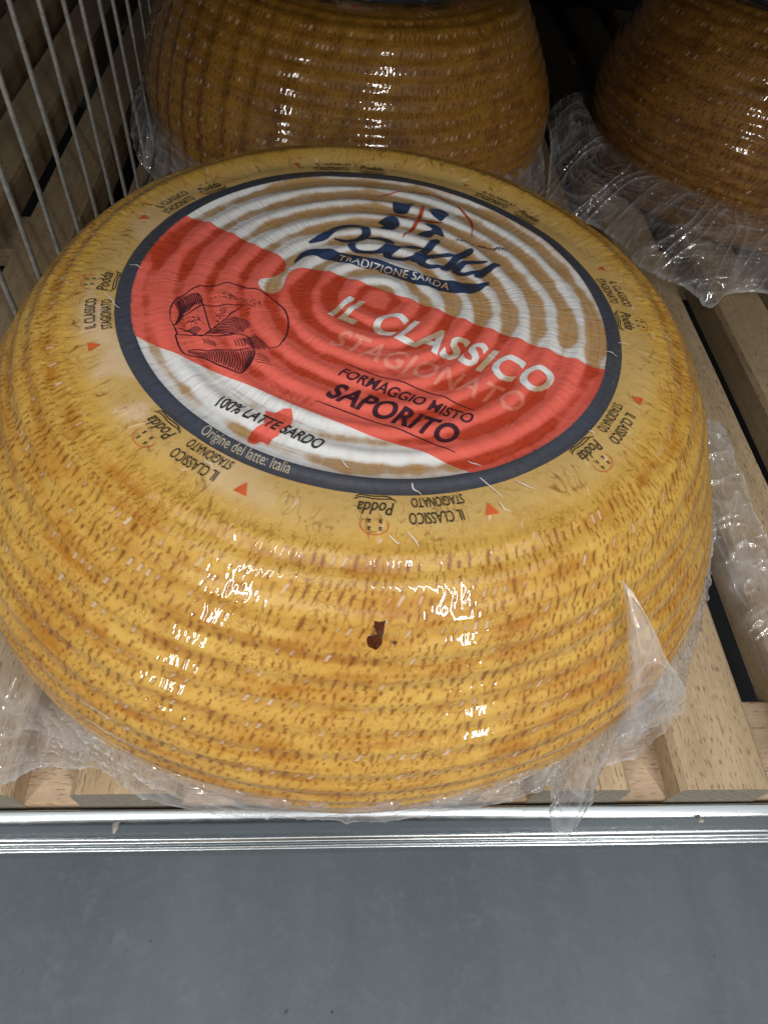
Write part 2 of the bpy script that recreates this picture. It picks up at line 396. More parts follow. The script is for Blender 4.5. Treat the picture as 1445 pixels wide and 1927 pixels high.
# wire divider on the left
div = tag(empty('wire_divider', (-.165, .3, -.14)), 'grey steel wire grid standing left of the wheels', 'divider')
def tube(pts, r, n=10):
    P = np.asarray(pts, float); V = []
    for i, p in enumerate(P):
        d = P[min(i+1, len(P)-1)] - P[max(i-1, 0)]; d /= np.linalg.norm(d)
        a = np.cross(d, [0.3, .5, .81]); a /= np.linalg.norm(a); b_ = np.cross(d, a)
        for k in range(n): t = 2*PI*k/n; V.append(p + r*(a*math.cos(t) + b_*math.sin(t)))
    V = np.array(V); m_ = len(P); F = []
    for i in range(m_-1):
        for k in range(n): F.append((i*n+k, i*n+(k+1) % n, (i+1)*n+(k+1) % n, (i+1)*n+k))
    return V, F
rw = np.random.default_rng(8)
for k in range(22):
    y = .0723 + .0338*(k-3)
    bow = rw.normal(0, .0006)
    pts = [(0 + bow*math.sin(t*PI), y-.3 + rw.normal(0, .0003), .002 + .26*t) for t in np.linspace(0, 1, 9)]
    V, F = tube(pts, .00135); mesh_np('wire', V, F, M_wire, div)
for z in (.0035, .258):
    V, F = tube([(.0030, -.36, z), (.0030, .48, z)], .0018); mesh_np('cross_wire', V, F, M_wire, div)

# ------------------------------------------------------------------ the cheese wheel (units below: millimetres, scaled at the end)
knots = np.array([(0, 0), (60, 0), (86, -.3), (97, -1.4), (111.2, -5.2), (121.2, -14), (130.8, -28), (142.4, -49), (149.2, -70), (149.3, -91), (145.3, -112), (140.5, -129), (133, -137.5), (121, -140), (60, -140), (0, -140)], float)
prof = catmull(knots, 24); prof[:, 0] = np.clip(prof[:, 0], 0, None)
dp = np.r_[0, np.cumsum(np.linalg.norm(np.diff(prof, axis=0), axis=1))]
def prof_at(s):
    r = np.interp(s, dp, prof[:, 0]); z = np.interp(s, dp, prof[:, 1])
    r1 = np.interp(s+2.5, dp, prof[:, 0]) - np.interp(s-2.5, dp, prof[:, 0]); z1 = np.interp(s+2.5, dp, prof[:, 1]) - np.interp(s-2.5, dp, prof[:, 1])
    l = np.hypot(r1, z1); return r, z, -z1/l, r1/l
S88 = float(np.interp(88, prof[:200, 0], dp[:200]))
TILT = .035
def top_low(x, y):
    """height of the embossed top (mm) at label-plane x, y; broad features only"""
    r = np.hypot(x, y); a = np.arctan2(y, x)
    rw_ = r + 1.0*(vn(np.cos(a)*2.2+5, np.sin(a)*2.2+5, r*.02, 3)-.5)*2
    g = np.cos(2*PI*(rw_-1.2)/10.1)
    amp = .50*sst(3, 12, r)*(1-sst(83, 90, r)) * (.75+.5*vn(x*.03+9, y*.03, 0, 5))
    z = amp*(g*.8 + .2*np.cos(4*PI*(rw_-1.2)/10.1))
    z = z + .7*(fbm(x*.045+3, y*.045+7, 0, 11, 2)-.5)
    return z, g, r
def stain_of(x, y):
    z, g, r = top_low(x, y)
    grv = (1-g)/2
    n1 = fbm(x*.10+1, y*.10+4, 0, 21, 3); n2 = fbm(x*.035, y*.035, 0, 25, 2)
    back = sst(-30, 60, y)
    s = sst(.34, 1.0, grv + (n1-.5)*1.0 + (n2-.5)*1.1 + back*.22)
    rim = sst(77, 83, r)*sst(.40, .55, n2+.05)*.6
    return np.clip(s*.95 + rim, 0, 1)*sst(2, 9, r+4*n1)
def pleat_of(x, y):
    a = np.arctan2(y, x); r = np.hypot(x, y)
    return .5*vn(a*70, r*.22, 0, 31) + .3*vn(a*130+7, r*.3, 0, 33) + .2*vn(x*.5, y*.5, 0, 35)
def topz(x, y): return top_low(x, y)[0] + np.interp(np.hypot(x, y), prof[:240, 0], prof[:240, 1]) - TILT*x

def lopsided(t):
    h = (-3.14, 1.81, .94, .91, -.23, -1.16, -1.27, -.06)
    return sum(h[2*k]*np.cos((k+1)*t) + h[2*k+1]*np.sin((k+1)*t) for k in range(4))
def make_rind(parent, nth, ds):
    s1 = float(np.interp(112, -prof[:, 1], dp)); s_end = dp[-1]
    s = np.r_[np.linspace(0.01, S88-6, 60), np.arange(S88-5.5, s1, ds), np.linspace(s1+1, s_end-.01, 70)]
    t = np.linspace(-PI, PI, nth, endpoint=False) + PI/2
    s2, t2 = np.meshgrid(s, t); s2 = s2.astype(np.float32); t2 = t2.astype(np.float32)
    r, z, nr, nz = prof_at(s2)
    x, y = r*np.cos(t2), r*np.sin(t2)
    q = s2 - S88                                     # arc distance beyond the label edge
    side = sst(9, 20, q)*(1-sst(150, 165, q)); mid = 145*t2
    wob = 1.1*(fbm(np.cos(t2)*3+4, np.sin(t2)*3+4, q*.02, 41, 2)-.5)*2
    ph = (q - 19.6 + wob)/9.1                        # dents sit at integer ph, highlights half way
    rid = .36*np.cos(2*PI*(ph-.62))*side
    zl, g, _ = top_low(x, y)
    topf = (1-sst(96, 104, r))*(z > -60)
    d = rid + zl*topf + lopsided(t2)*sst(4, 44, -z) + 3.8*np.clip(np.sin(t2+.15), 0, 1)*sst(4, 16, q)*(1-sst(40, 80, -z)) + 2.2*np.clip(-np.sin(t2), 0, 1)**2*sst(30, 70, -z)
    d += .9*(fbm(np.cos(t2)*4+7, np.sin(t2)*4, z*.04, 43, 3)-.5)*sst(-2, 15, q)
    # fine upright ripples of the film on the shoulder
    rip = vn(mid/2.4+.8*vn(mid*.3, q*.3, 0, 47), q*.13, 3, 45)
    d += .17*(rip-.5)*sst(2, 8, q)*(1-sst(20, 32, q)) + .07*(rip-.5)*side
    # dents: slanting slits in rows
    dent = np.zeros_like(d); halo = np.zeros_like(d); white = np.zeros_like(d)
    for (off, pitch, hl, wd, pres, seed) in ((0, 3.7, 1.9, .58, .05, 51), (.5, 2.9, 1.15, .40, .22, 57), (.27, 2.3, .8, .30, .25, 61), (-.27, 2.5, .8, .30, .25, 63)):
        row = np.floor(ph - off + .5); ds_ = (ph - off - row)*9.1
        rj = _hash(row.astype(np.int64) & 0xffffffff, np.zeros_like(row, np.int64), np.zeros_like(row, np.int64), seed)
        xx = (mid + ds_*.30 + 1.1*(vn(mid*.12, q*.30, 0, seed+3)-.5) + .55*(vn(mid*1.1, q*1.3, 0, seed+8)-.5))/pitch + rj
        cl = np.floor(xx + .5); fx = (xx-cl)*pitch
        ci = (cl.astype(np.int64)+5000) & 0xffffffff; ri = (row.astype(np.int64)+100) & 0xffffffff
        h1 = _hash(ci, ri, ci*0, seed+1); h2 = _hash(ci, ri, ci*0, seed+2); h3 = _hash(ci, ri, ci*0, seed+4); h4 = _hash(ci, ri, ci*0, seed+5)
        fx = fx + (h4-.5)*.9; hl_ = np.maximum(hl*(.4+.9*h3), .3)
        fx = fx + ds_*(h2-.5)*.5
        mk = np.exp(-(fx/(wd*(.55+.9*h4)*(1-.35*ds_/hl)))**2)*(1-sst(.75, 1.1, np.abs(ds_+(h3-.5)*1.2)/hl_))*(h1 > pres)*side
        cover = .35+.65*sst(.25, .6, vn(mid*.03, q*.06, 9, seed+6)+.22)
        iw = (h2 > .62)
        halo = np.maximum(halo, np.exp(-(fx/(wd*3))**2)*(1-sst(.8, 1.7, np.abs(ds_)/np.maximum(hl_, .5)))*(h1 > pres)*cover*side)
        dent = np.maximum(dent, mk*np.where(iw, .6, .7+.3*h2)*cover)
        wk = np.exp(-((fx+.15)/(wd*(.7+.6*h3)))**2)*(1-sst(.45, .8, np.abs(ds_+.4)/hl_))*(h1 > pres)*side
        white = np.maximum(white, sst(.15, .95, wk)*iw*(.35+.65*h3)*(off == 0)*cover)
    d -= .07*np.maximum(dent, white*.6)
    # cracks: thin wandering lines, radial on the shoulder, net-like on the side
    c1 = np.abs(vn(mid/2.2+2*vn(mid*.2, q*.2, 0, 71), q/6.5, 0, 72)-.5); c2 = np.abs(vn(mid/3.4, q/1.6+2*vn(mid*.15, q*.1, 0, 73), 0, 74)-.5)
    cm = vn(mid*.09, q*.12, 0, 75)
    crack = (1-sst(.0, .055, c1))*sst(.42, .7, cm)*.75 + (1-sst(0, .04, c2))*sst(.5, .75, vn(mid*.08, q*.2, 4, 76))*.6
    crack *= sst(-2, 5, q)*(.9 - .35*sst(12, 24, q))
    dent = np.clip(np.maximum(dent, crack), 0, 1)
    # tone: streaks along the rows, browner down the side and towards the shoulder line
    st = fbm(mid/26, q/2.6, 2, 81, 3); bl = fbm(np.cos(t2)*6, np.sin(t2)*6, z*.045, 85, 3)
    blot = fbm(mid/7, q/5, 6, 88, 3)
    tone = .50*sst(.40, .75, st)*side + .26*sst(.42, .72, bl)*side + .35*sst(.55, .8, blot)*sst(0, 10, q)
    tone += .16*sst(55, 110, q) + .10*(1-np.abs(np.clip((ph-np.round(ph))*2, -1, 1)))*side
    tone *= (1 - .75*np.exp(-((q-15)/9)**2))
    tone += .55*np.exp(-((q-20.5)/2.6)**2)*sst(.4, .65, fbm(mid/9, q/6, 1, 90, 2))
    tone += .24*halo*sst(.35, .6, fbm(mid/3, q/3, 2, 92, 2))
    pale = (1-sst(5, 16, q + 6*(bl-.5)))*(.9)
    # white fatty flecks near the rim and on the shoulder
    wf = vn(mid/2.6+q*.3, q/4.2, 8, 95); white = np.maximum(white, sst(.90, .97, wf)*sst(2, 6, q)*(1-sst(14, 22, q))*.8)
    scuff = sst(.50, .66, fbm(x*.05+2, y*.05+8, 0, 97, 3)); white = np.maximum(white, scuff*(1-sst(6, 12, q))*.75*sst(-40, -100, x+y*.4))
    P = np.stack([x + d*nr*np.cos(t2), y + d*nr*np.sin(t2), z + d*nz - TILT*x*np.clip((140+z)/140, 0, 1)], -1).reshape(-1, 3)*.001
    P[:, 2] = np.maximum(P[:, 2], -.1398)
    F = grid_faces(nth, len(s), True)[:, ::-1]
    at = dict(tone=np.clip(tone, 0, 1), dent=dent, white=np.clip(white, 0, 1), pale=np.clip(pale, 0, 1))
    return mesh_np('rind', P, F, M_rind, parent, True, at)

def crease_of(x, y):
    z, g, r = top_low(x, y); a = np.arctan2(y, x)
    ph = np.arccos(np.clip(-g, -1, 1))                 # 0 in the groove
    side_ = vn(np.cos(a)*5+3, np.sin(a)*5+3, r*.05, 131)
    l1 = np.exp(-((ph - .35 - .5*side_ + .5*(fbm(x*.25, y*.25, 0, 133, 2)-.5))/.16)**2)
    l2 = np.exp(-((ph - .25*vn(x*.1, y*.1, 3, 134))/.15)**2)*sst(.4, .6, vn(np.cos(a)*4, np.sin(a)*4, r*.08, 136))
    return np.clip(l1*sst(.35, .6, side_) + .8*l2, 0, 1)*sst(10, 18, r)*(1-sst(80, 84, r))
def surf_attrs(x, y): return dict(stain=stain_of(x, y), pleat=pleat_of(x, y), crease=crease_of(x, y))

def make_label(parent):
    nr_, nt_ = 190, 1300
    r = np.linspace(.4, 86.4, nr_); t = np.linspace(0, 2*PI, nt_, endpoint=False)
    R, T = np.meshgrid(r, t); T = T.astype(float)
    R2 = R*(1+.002*np.sin(3*T+1))
    x, y = R2*np.cos(T), R2*np.sin(T)
    V = np.stack([x, y, topz(x, y)+.25], -1).reshape(-1, 3)*.001
    F = grid_faces(nt_, nr_, True)[:, ::-1]
    return mesh_np('label', V, F, M_paper, parent, True, surf_attrs(x.ravel(), y.ravel()))

# ---- prints: flat outlines cut on a fine grid and laid on the embossed surface
def flat_from_curve(cu):
    ob = bpy.data.objects.new('tmp', cu); COL.objects.link(ob)
    dg = bpy.context.evaluated_depsgraph_get(); dg.update()
    me = bpy.data.meshes.new_from_object(ob.evaluated_get(dg))
    bm = bmesh.new(); bm.from_mesh(me); bpy.data.objects.remove(ob); bpy.data.meshes.remove(me)
    return bm
def poly_bm(loops):
    cu = bpy.data.curves.new('tmp', 'CURVE'); cu.dimensions = '2D'; cu.fill_mode = 'BOTH'
    for lp in loops:
        sp = cu.splines.new('POLY'); sp.points.add(len(lp)-1); sp.use_cyclic_u = True
        for p, c in zip(sp.points, lp): p.co = (c[0], c[1], 0, 1)
    return flat_from_curve(cu)
def text_bm(txt, size=1., bold=.0, spacing=1., align='LEFT'):
    cu = bpy.data.curves.new('tmp', 'FONT'); cu.body = txt; cu.size = size; cu.offset = bold; cu.space_character = spacing
    cu.align_x = align; cu.resolution_u = 4; cu.dimensions = '2D'; cu.fill_mode = 'BOTH'
    return flat_from_curve(cu)
def fit_box(bm, wdt, hgt, shear=0.):
    """normalise a text mesh to width x height, origin lower left, then shear"""
    xs = [v.co.x for v in bm.verts]; ys = [v.co.y for v in bm.verts]
    x0, x1, y0, y1 = min(xs), max(xs), min(ys), max(ys)
    for v in bm.verts:
        Y = (v.co.y-y0)/(y1-y0)*hgt; v.co = ((v.co.x-x0)/(x1-x0)*wdt + shear*Y, Y, 0)
    return bm
def ribbon(bm, P, wd, n=10, taper=True, smooth=True, zoff=0.):
    P = catmull(P, n) if smooth else np.asarray(P, float)
    d = np.gradient(P, axis=0); d /= np.linalg.norm(d, axis=1)[:, None]+1e-9; nn = np.stack([-d[:, 1], d[:, 0]], 1)
    k = np.linspace(0, 1, len(P)); ww = (wd if np.ndim(wd) else wd*np.ones(len(P))); ww = np.interp(k, np.linspace(0, 1, len(np.atleast_1d(wd))), np.atleast_1d(wd))/2
    if taper: ww = ww*(.35+.65*np.clip(np.minimum(k, 1-k)*10, 0, 1))
    a = [bm.verts.new((*(p), zoff)) for p in P+nn*ww[:, None]]; b_ = [bm.verts.new((*(p), zoff)) for p in P-nn*ww[:, None]]
    for i in range(len(P)-1): bm.faces.new((b_[i], b_[i+1], a[i+1], a[i]))
def rot2(p, a, o=(0, 0)): c, s = math.cos(a), math.sin(a); return (o[0]+p[0]*c-p[1]*s, o[1]+p[0]*s+p[1]*c)
def cut(bm, step):
    xs = [v.co.x for v in bm.verts]; ys = [v.co.y for v in bm.verts]
    for ax, (lo, hi) in ((0, (min(xs), max(xs))), (1, (min(ys), max(ys)))):
        for k in range(int(math.floor(lo/step))+1, int(math.ceil(hi/step))):
            co = Vector((k*step+.013, 0, 0)) if ax == 0 else Vector((0, k*step+.013, 0)); no = Vector((1, 0, 0)) if ax == 0 else Vector((0, 1, 0))
            bmesh.ops.bisect_plane(bm, geom=bm.verts[:]+bm.edges[:]+bm.faces[:], dist=1e-5, plane_co=co, plane_no=no)
def bend_text(bm, a0, r0, sign):
    """sign -1: tops point outward, runs clockwise; +1: tops point to the centre, runs counter-clockwise"""
    for v in bm.verts:
        x, y = v.co.x, v.co.y
        a = a0 + sign*x/r0; r = r0 - sign*y
        v.co = (r*math.cos(a), r*math.sin(a), v.co.z)
    return bm
def lay(name, bm, m, parent, off, step=1.1):
    """drop a label-plane mesh (mm) onto the wheel's top, off mm above the paper"""
    if step: cut(bm, step)
    co = np.array([v.co[:] for v in bm.verts])
    z = topz(co[:, 0], co[:, 1]) + .25 + off + co[:, 2]
    for v, zz in zip(bm.verts, z): v.co = (v.co.x*.001, v.co.y*.001, zz*.001)
    for f in bm.faces:
        if f.normal.z < 0: f.normal_flip()
    bm.normal_update()
    for f in bm.faces:
        if f.normal.z < 0: f.normal_flip()
    me = bpy.data.meshes.new(name); bm.to_mesh(me); bm.free()
    me.polygons.foreach_set('use_smooth', [True]*len(me.polygons))
    for k, vals in surf_attrs(co[:, 0], co[:, 1]).items():
        a = me.attributes.new(k, 'FLOAT', 'POINT'); a.data.foreach_set('value', np.asarray(vals, np.float32))
    me.materials.append(m)
    o = bpy.data.objects.new(name, me); COL.objects.link(o); o.parent = parent
    return o
def arc_pts(r, a0, a1, n): return [(r*math.cos(a), r*math.sin(a)) for a in np.linspace(a0, a1, n)]

def ring_print(parent):
    lp = [arc_pts(86.6, 0, 2*PI*(1-1/360), 360), arc_pts(81.2, 0, 2*PI*(1-1/360), 360)]
    return lay('ring_border', poly_bm(lp), M_ring, parent, .20, 1.3)

def print_label(lab, parent):
    R25 = math.radians(-25)
    # red band with its bitten edge
    ai, bi = math.atan2(40.2, -69.1), math.atan2(-28.7, 76.2)
    up = [(-69.8, 40.6), (-63, 38.4), (-58.0, 35.2), (-50, 30), (-43.2, 25.0), (-38.2, 22.8), (-35.0, 20.2), (-32.8, 17.6), (-32.3, 14.6), (-33.0, 11.6), (-34.8, 9.2), (-37.4, 7.2), (-40.0, 5.6), (-41.0, 3.6), (-40.5, 1.2), (-38.4, -.8), (-35.8, -1.4), (-33.6, 0.2), (-32.3, 3.3), (-31.8, 7.6), (-30.6, 11.2), (-27.7, 13.5), (-24, 14.4), (-20.6, 14.1), (-14.1, 12.3), (-1.6, 6.9), (13.8, 0.0), (28.8, -7.6), (47.3, -16.0), (65.3, -24.2), (76.0, -29.2)]
    up = [tuple(p) for p in catmull(up, 3)]
    a1, a2 = math.atan2(-29.2, 76.0), math.atan2(-77.4, 24.8)
    rarc = arc_pts(81.5, a1, a2, 24)
    lo = [(24.8, -77.2), (9.9, -69.6), (-2.8, -65.3), (-13.1, -60.8), (-24.5, -55.4), (-44.3, -45.2), (-64.9, -34.5), (-76.3, -28.6)]
    larc = arc_pts(81.5, math.atan2(-28.6, -76.3)+2*PI, math.atan2(40.6, -69.8), 40)
    lay('red_band', poly_bm([up + rarc[1:] + lo + larc[1:-1]]), M_red, lab, .20, 1.0)
    ring_print(lab)
    def word(name, txt, p0, wdt, hgt, m, bold, shear, off, ang=R25, sp=1.0):
        bm = fit_box(text_bm(txt, 10, bold, sp), wdt, hgt, shear)
        for v in bm.verts: v.co = (*rot2(v.co[:2], ang, p0), 0)
        return lay(name, bm, m, lab, off, 1.1)
    word('title_lettering', 'IL CLASSICO', (-17.2, -11.2), 76.5, 13.4, M_white_ink, .32, .18, .42, math.radians(-25.0), 1.08)
    word('subtitle_lettering', 'STAGIONATO', (-16.8, -26.8), 64.5, 9.6, M_pink_ink, .22, .18, .36, math.radians(-23.4), 1.05)
    word('small_lettering', 'FORMAGGIO MISTO', (-13.2, -40.8), 43.5, 4.7, M_dark_ink, .16, .15, .42, math.radians(-24.2))
    word('bold_lettering', 'SAPORITO', (-17.2, -50.4), 41.0, 8.4, M_dark_ink, .30, .18, .42, math.radians(-24.5), 1.02)
    word('origin_lettering', '100% LATTE SARDO', (-48.9, -56.6), 34.2, 4.6, M_black_ink, .16, .12, .36, math.radians(-26.6))
    bm = bmesh.new()
    ribbon(bm, [(-10.4, -34.6), (0, -39.5), (10, -43.0), (20.6, -48.0), (29.2, -52.4)], .45)
    ribbon(bm, [(-19.6, -51.9), (-8, -57.0), (3, -61.6), (12, -65.4), (21.2, -70.4)], .45)
    lay('rule_line', bm, M_dark_ink, lab, .40, 1.1)
    sard = [(-34.0, -57.1), (-31.2, -57.9), (-29, -56.4), (-26.5, -56.5), (-25.9, -60), (-26.7, -63.4), (-28.8, -64.6), (-29.6, -67.1), (-31.4, -68.2), (-32.3, -70.6), (-34.4, -69.2), (-36.4, -70.8), (-38.2, -69.8), (-38.0, -67.8), (-37.2, -65.6), (-36.0, -64.2), (-33.9, -62.9), (-34.2, -60.3)]
    lay('island_emblem', poly_bm([sard]), M_red, lab, .20, 1.1)
    # brush logo
    lg = [('P', [(-24.6, 30.2), (-19.3, 34.9), (-14.6, 41.2), (-9.2, 44.2), (-4.7, 43.2), (-3.3, 39.4), (-6.2, 35.6), (-10.7, 33.6), (-15.4, 34.6)], [2.6, 3.6, 3.0, 2.0, 3.4, 3.6, 2.2, 1.6, 1.4]),
          ('o', [(-3.4, 36.6), (-7.7, 33.8), (-8.9, 29.6), (-6.4, 27.4), (-0.3, 27.8), (4.4, 30.5), (5.8, 34.6), (3.0, 36.9), (-3.2, 36.8)], [.8, 1.8, 3.0, 2.0, 2.0, 3.6, 3.4, 1.8, 1.6]),
          ('d', [(18.5, 33.0), (12.5, 33.2), (6.9, 30.3), (4.4, 26.8), (6.0, 24.8), (10.2, 24.8), (15.7, 27.2)], [1.6, 2.0, 3.4, 3.4, 2.4, 1.9, 2.4]),
          ('d', [(24.6, 39.6), (20.4, 33.3), (15.9, 27.2), (13.7, 23.8)], [3.4, 3.4, 3.2, 2.6]),
          ('d', [(31.0, 28.7), (24.9, 29.3), (19.3, 27.0), (16.9, 24.0), (18.9, 21.8), (21.9, 21.2), (25.5, 22.0)], [1.6, 2.0, 3.4, 3.4, 2.4, 1.9, 2.2]),
          ('d', [(37.4, 34.4), (31.6, 28.7), (26.9, 22.2), (24.2, 19.2)], [3.4, 3.4, 3.2, 2.8]),
          ('a', [(42.4, 26.9), (36.2, 26.4), (31.8, 23.4), (29.8, 20.2), (31.6, 18.4), (36.6, 19.2), (39.6, 22)], [1.6, 2.0, 3.2, 3.2, 2.2, 1.8, 1.6]),
          ('a', [(47.2, 26.6), (41.8, 22.4), (38.5, 18.3), (37.4, 15.8)], [1.4, 3.4, 3.4, 3.0])]
    bm = bmesh.new()
    for i, (_, P, wd) in enumerate(lg): ribbon(bm, P, [max(w_*.95, 1.9) for w_ in wd], zoff=.02*i)
    lay('logo_lettering', bm, M_navy, lab, .38, 1.1)
    bu = [(-29.4, 18.5), (-27.1, 23.7), (-23.2, 26.8), (-17.9, 27.1), (-13.8, 25.6), (-11.0, 25.6), (-4.5, 24.2), (4.2, 20.6), (13.4, 17.0), (21.5, 15.0), (27.1, 13.2), (34.8, 13.3), (38.3, 12.9), (41.9, 15.4)]
    bl = [(41.3, 12.7), (37.3, 8.9), (31.2, 6.3), (26.7, 6.9), (18.1, 8.8), (9.7, 12.3), (-0.5, 16.4), (-7.4, 17.9), (-14.9, 20.3), (-18.9, 20.7), (-23.6, 22.0), (-26.6, 20.6), (-29.3, 16.6)]
    lay('logo_banner', poly_bm([[tuple(p) for p in catmull(bu, 4)] + [tuple(p) for p in catmull(bl, 4)]]), M_navy, lab, .38, 1.1)
    bm = fit_box(text_bm('TRADIZIONE SARDA', 10, .05, 1.05), 42, 4.0, .25)
    for v in bm.verts:
        X = v.co.x; v.co = (-14.0 + X*.95, 20.9 - X*.305 + .9*math.sin(X/42*PI*2)*-.6 + v.co.y, 0)
    lay('banner_lettering', bm, M_white_ink, lab, .55, 1.1)
    sh = [[(8.1, 64.3), (12.0, 63.8), (16.2, 64.5), (14.7, 60.1), (12.6, 56.3), (8.2, 56.7)], [(22.6, 61.4), (27.5, 61.7), (30.4, 58.0), (27.1, 53.2), (25.2, 54.2), (22.7, 57.5)],
          [(1.6, 48.4), (5.2, 51.8), (8.3, 52.1), (9.9, 48.4), (8.1, 45.1), (6.4, 42.9), (1.2, 43.4), (3.6, 46)], [(19.8, 48.9), (24.0, 50.1), (26.0, 46.4), (26.8, 41.8), (23.5, 43.2), (21.5, 40.9), (16.2, 40.9), (19, 44.5), (22.6, 45.6)]]
    lay('head_emblem', poly_bm([[tuple(p) for p in catmull(s_, 4, True)] for s_ in sh]), M_navy, lab, .38, 1.1)
    bm = bmesh.new()
    ribbon(bm, [(20.4, 63.5), (18.2, 54.3), (15.6, 47.1), (10.6, 38.7)], [1.6, 1.5, 1.4, .5])
    ribbon(bm, [(4.6, 54.9), (11.5, 53.8), (20.3, 51.8), (27.5, 52.0)], [.5, 1.8, 1.9, .6], zoff=.03)
    ribbon(bm, [(1.7, 67.0), (7.0, 70.0), (16.4, 73.0), (25.6, 71.6), (31.7, 67.5), (36.4, 60.6), (39.4, 53.8), (38.2, 44.0)], [.4, .5, .5, .6, 1.1, .8, .7, .5], zoff=.05)
    lay('cross_emblem', bm, M_cross, lab, .40, 1.1)
    bm = bmesh.new(); rg = np.random.default_rng(3)
    for i in range(17):
        x = 31.8 + i*1.15; y = 39.2 - i*.28
        if i == 6: continue
        ribbon(bm, [(x, y), (x+.5+rg.uniform(-.2, .4), y+rg.uniform(.8, 2.0)), (x+1.0, y+rg.uniform(-.2, .9))], .32, 4, zoff=.01*i)
    lay('fine_lettering', bm, M_black_ink, lab, .40, 1.1)
    # engraved drawing of cut cheese
    D = dict(o1=[(-66.8, -20.0), (-67.8, -14.3), (-67.0, -8.8), (-64.8, -6.1), (-60.9, -1.9), (-59.6, -0.6), (-54.4, 0.4), (-49.6, 1.8), (-44.0, -0.3), (-38.9, -1.6), (-34.0, -6.6), (-31.0, -11.1), (-29.6, -16.9), (-30.1, -23.9), (-31.7, -28.5), (-34.6, -29.6)],
        o2=[(-66.8, -20.0), (-64.8, -23.8), (-63.9, -26.4), (-64.0, -27.8), (-60.7, -35.0), (-54.7, -36.3), (-48.8, -39.8), (-43.3, -42.5), (-41.9, -41.2), (-39.6, -35.8), (-39.2, -33.1), (-39.7, -31.0)],
        i1=[(-60.3, -5.2), (-58.0, -10.1), (-55.3, -10.7), (-52.0, -10.7), (-48.1, -9.4), (-45.1, -8.9)], i2=[(-45.4, -9.8), (-48.0, -13.7), (-49.5, -17.1), (-52.1, -20.1), (-53.9, -23.1), (-55.6, -26.6), (-57.7, -26.3), (-61.6, -24.0), (-64.5, -23.2)],
        i3=[(-55.6, -26.6), (-48.7, -24.8), (-43.3, -24.7), (-41.3, -26.2), (-39.7, -31.0)], i4=[(-59.6, -33.3), (-56.2, -32.7), (-53.0, -33.4), (-48.6, -31.9), (-44.4, -31.5), (-39.7, -31.0)],
        i5=[(-58.0, -10.4), (-60.4, -14.6), (-63.5, -17.6), (-64.9, -22.1)], i6=[(-58.0, -10.1), (-55.0, -19.8), (-53.9, -23.1)], i7=[(-64.0, -26.5), (-59.8, -26.3), (-55.6, -26.6)])
    bm = bmesh.new(); i = 0
    for k, P in D.items(): ribbon(bm, P, .42 if k[0] == 'i' else .5, 6, zoff=.008*i); i += 1
    def hatch(A, B, n, bend, wd=.36, t0=0., t1=1.):
        nonlocal i
        A = resamp(catmull(A, 8), n); B = resamp(catmull(B, 8), n)
        for a, b_ in zip(A, B):
            d = b_-a; nn = np.array([-d[1], d[0]]); f0, f1 = t0 + rg.uniform(0, .06), t1 - rg.uniform(0, .12)
            ribbon(bm, [a+d*f0, a+d*(f0+f1)/2+nn*bend, a+d*f1], wd, 4, zoff=.004*(i % 9)+.06); i += 1
    hatch([(-67.2, -9.6), (-64.8, -6.4), (-60.3, -5.0)], [(-65.2, -23.2), (-63.5, -17.6), (-58.3, -10.7)], 15, .12)
    hatch([(-55.2, -25.2), (-52.1, -20.1), (-47.7, -15.6)], [(-46.4, -25.0), (-43.0, -23.0), (-41.4, -18.6)], 13, .12)
    hatch([(-59.6, -33.6), (-53, -33.5), (-48.6, -32), (-39.9, -31.4)], [(-58.6, -35.3), (-54.7, -36.3), (-43.4, -42.2), (-41.0, -38.6)], 27, .08)
    hatch([(-44.4, -26.2), (-41.2, -22.2)], [(-38.6, -32.6), (-33.6, -31.4)], 12, .02, .22, .1, .9)
    hatch([(-56.0, -27.6), (-52.6, -27.9)], [(-54.2, -31.4), (-51.0, -32.5)], 5, .03, .26, .1, .8)
    hatch([(-46.4, -26.6), (-43.6, -26.1)], [(-44.8, -30.3), (-42.2, -30.4)], 4, .03, .26)
    hatch([(-62.6, -24.6), (-59.4, -22.4)], [(-57.6, -26.0), (-56.2, -24.2)], 6, .1, .26)
    hatch([(-38.9, -33.0), (-39.6, -36.5)], [(-33.6, -34.6), (-32.4, -38.6)], 5, .0, .2, .05, .85)
    for q in range(240):                                # stipple
        cx, cy, sx, sy = ((-60.5, -19.5, 2.6, 3.0), (-49.8, -5.5, 3.8, 2.0), (-43.2, -8.5, 3.6, 3.0), (-51.8, -15.5, 1.8, 3.4))[q % 4]
        x, y = cx+rg.normal(0, sx*.6), cy+rg.normal(0, sy*.6)
        ribbon(bm, [(x, y), (x+.55, y-.28)], .17, 1, False, False, zoff=.1)
    lay('cheese_drawing', bm, M_dark_ink, lab, .34, 1.4)
    # writing on the dark ring
    bm = bend_text(fit_box(text_bm('Origine del latte: Italia', 10, .04), 29.5, 4.6), math.radians(-127.5), 86.0, 1)
    lay('ring_lettering', bm, M_ghost, lab, .36, 1.3)

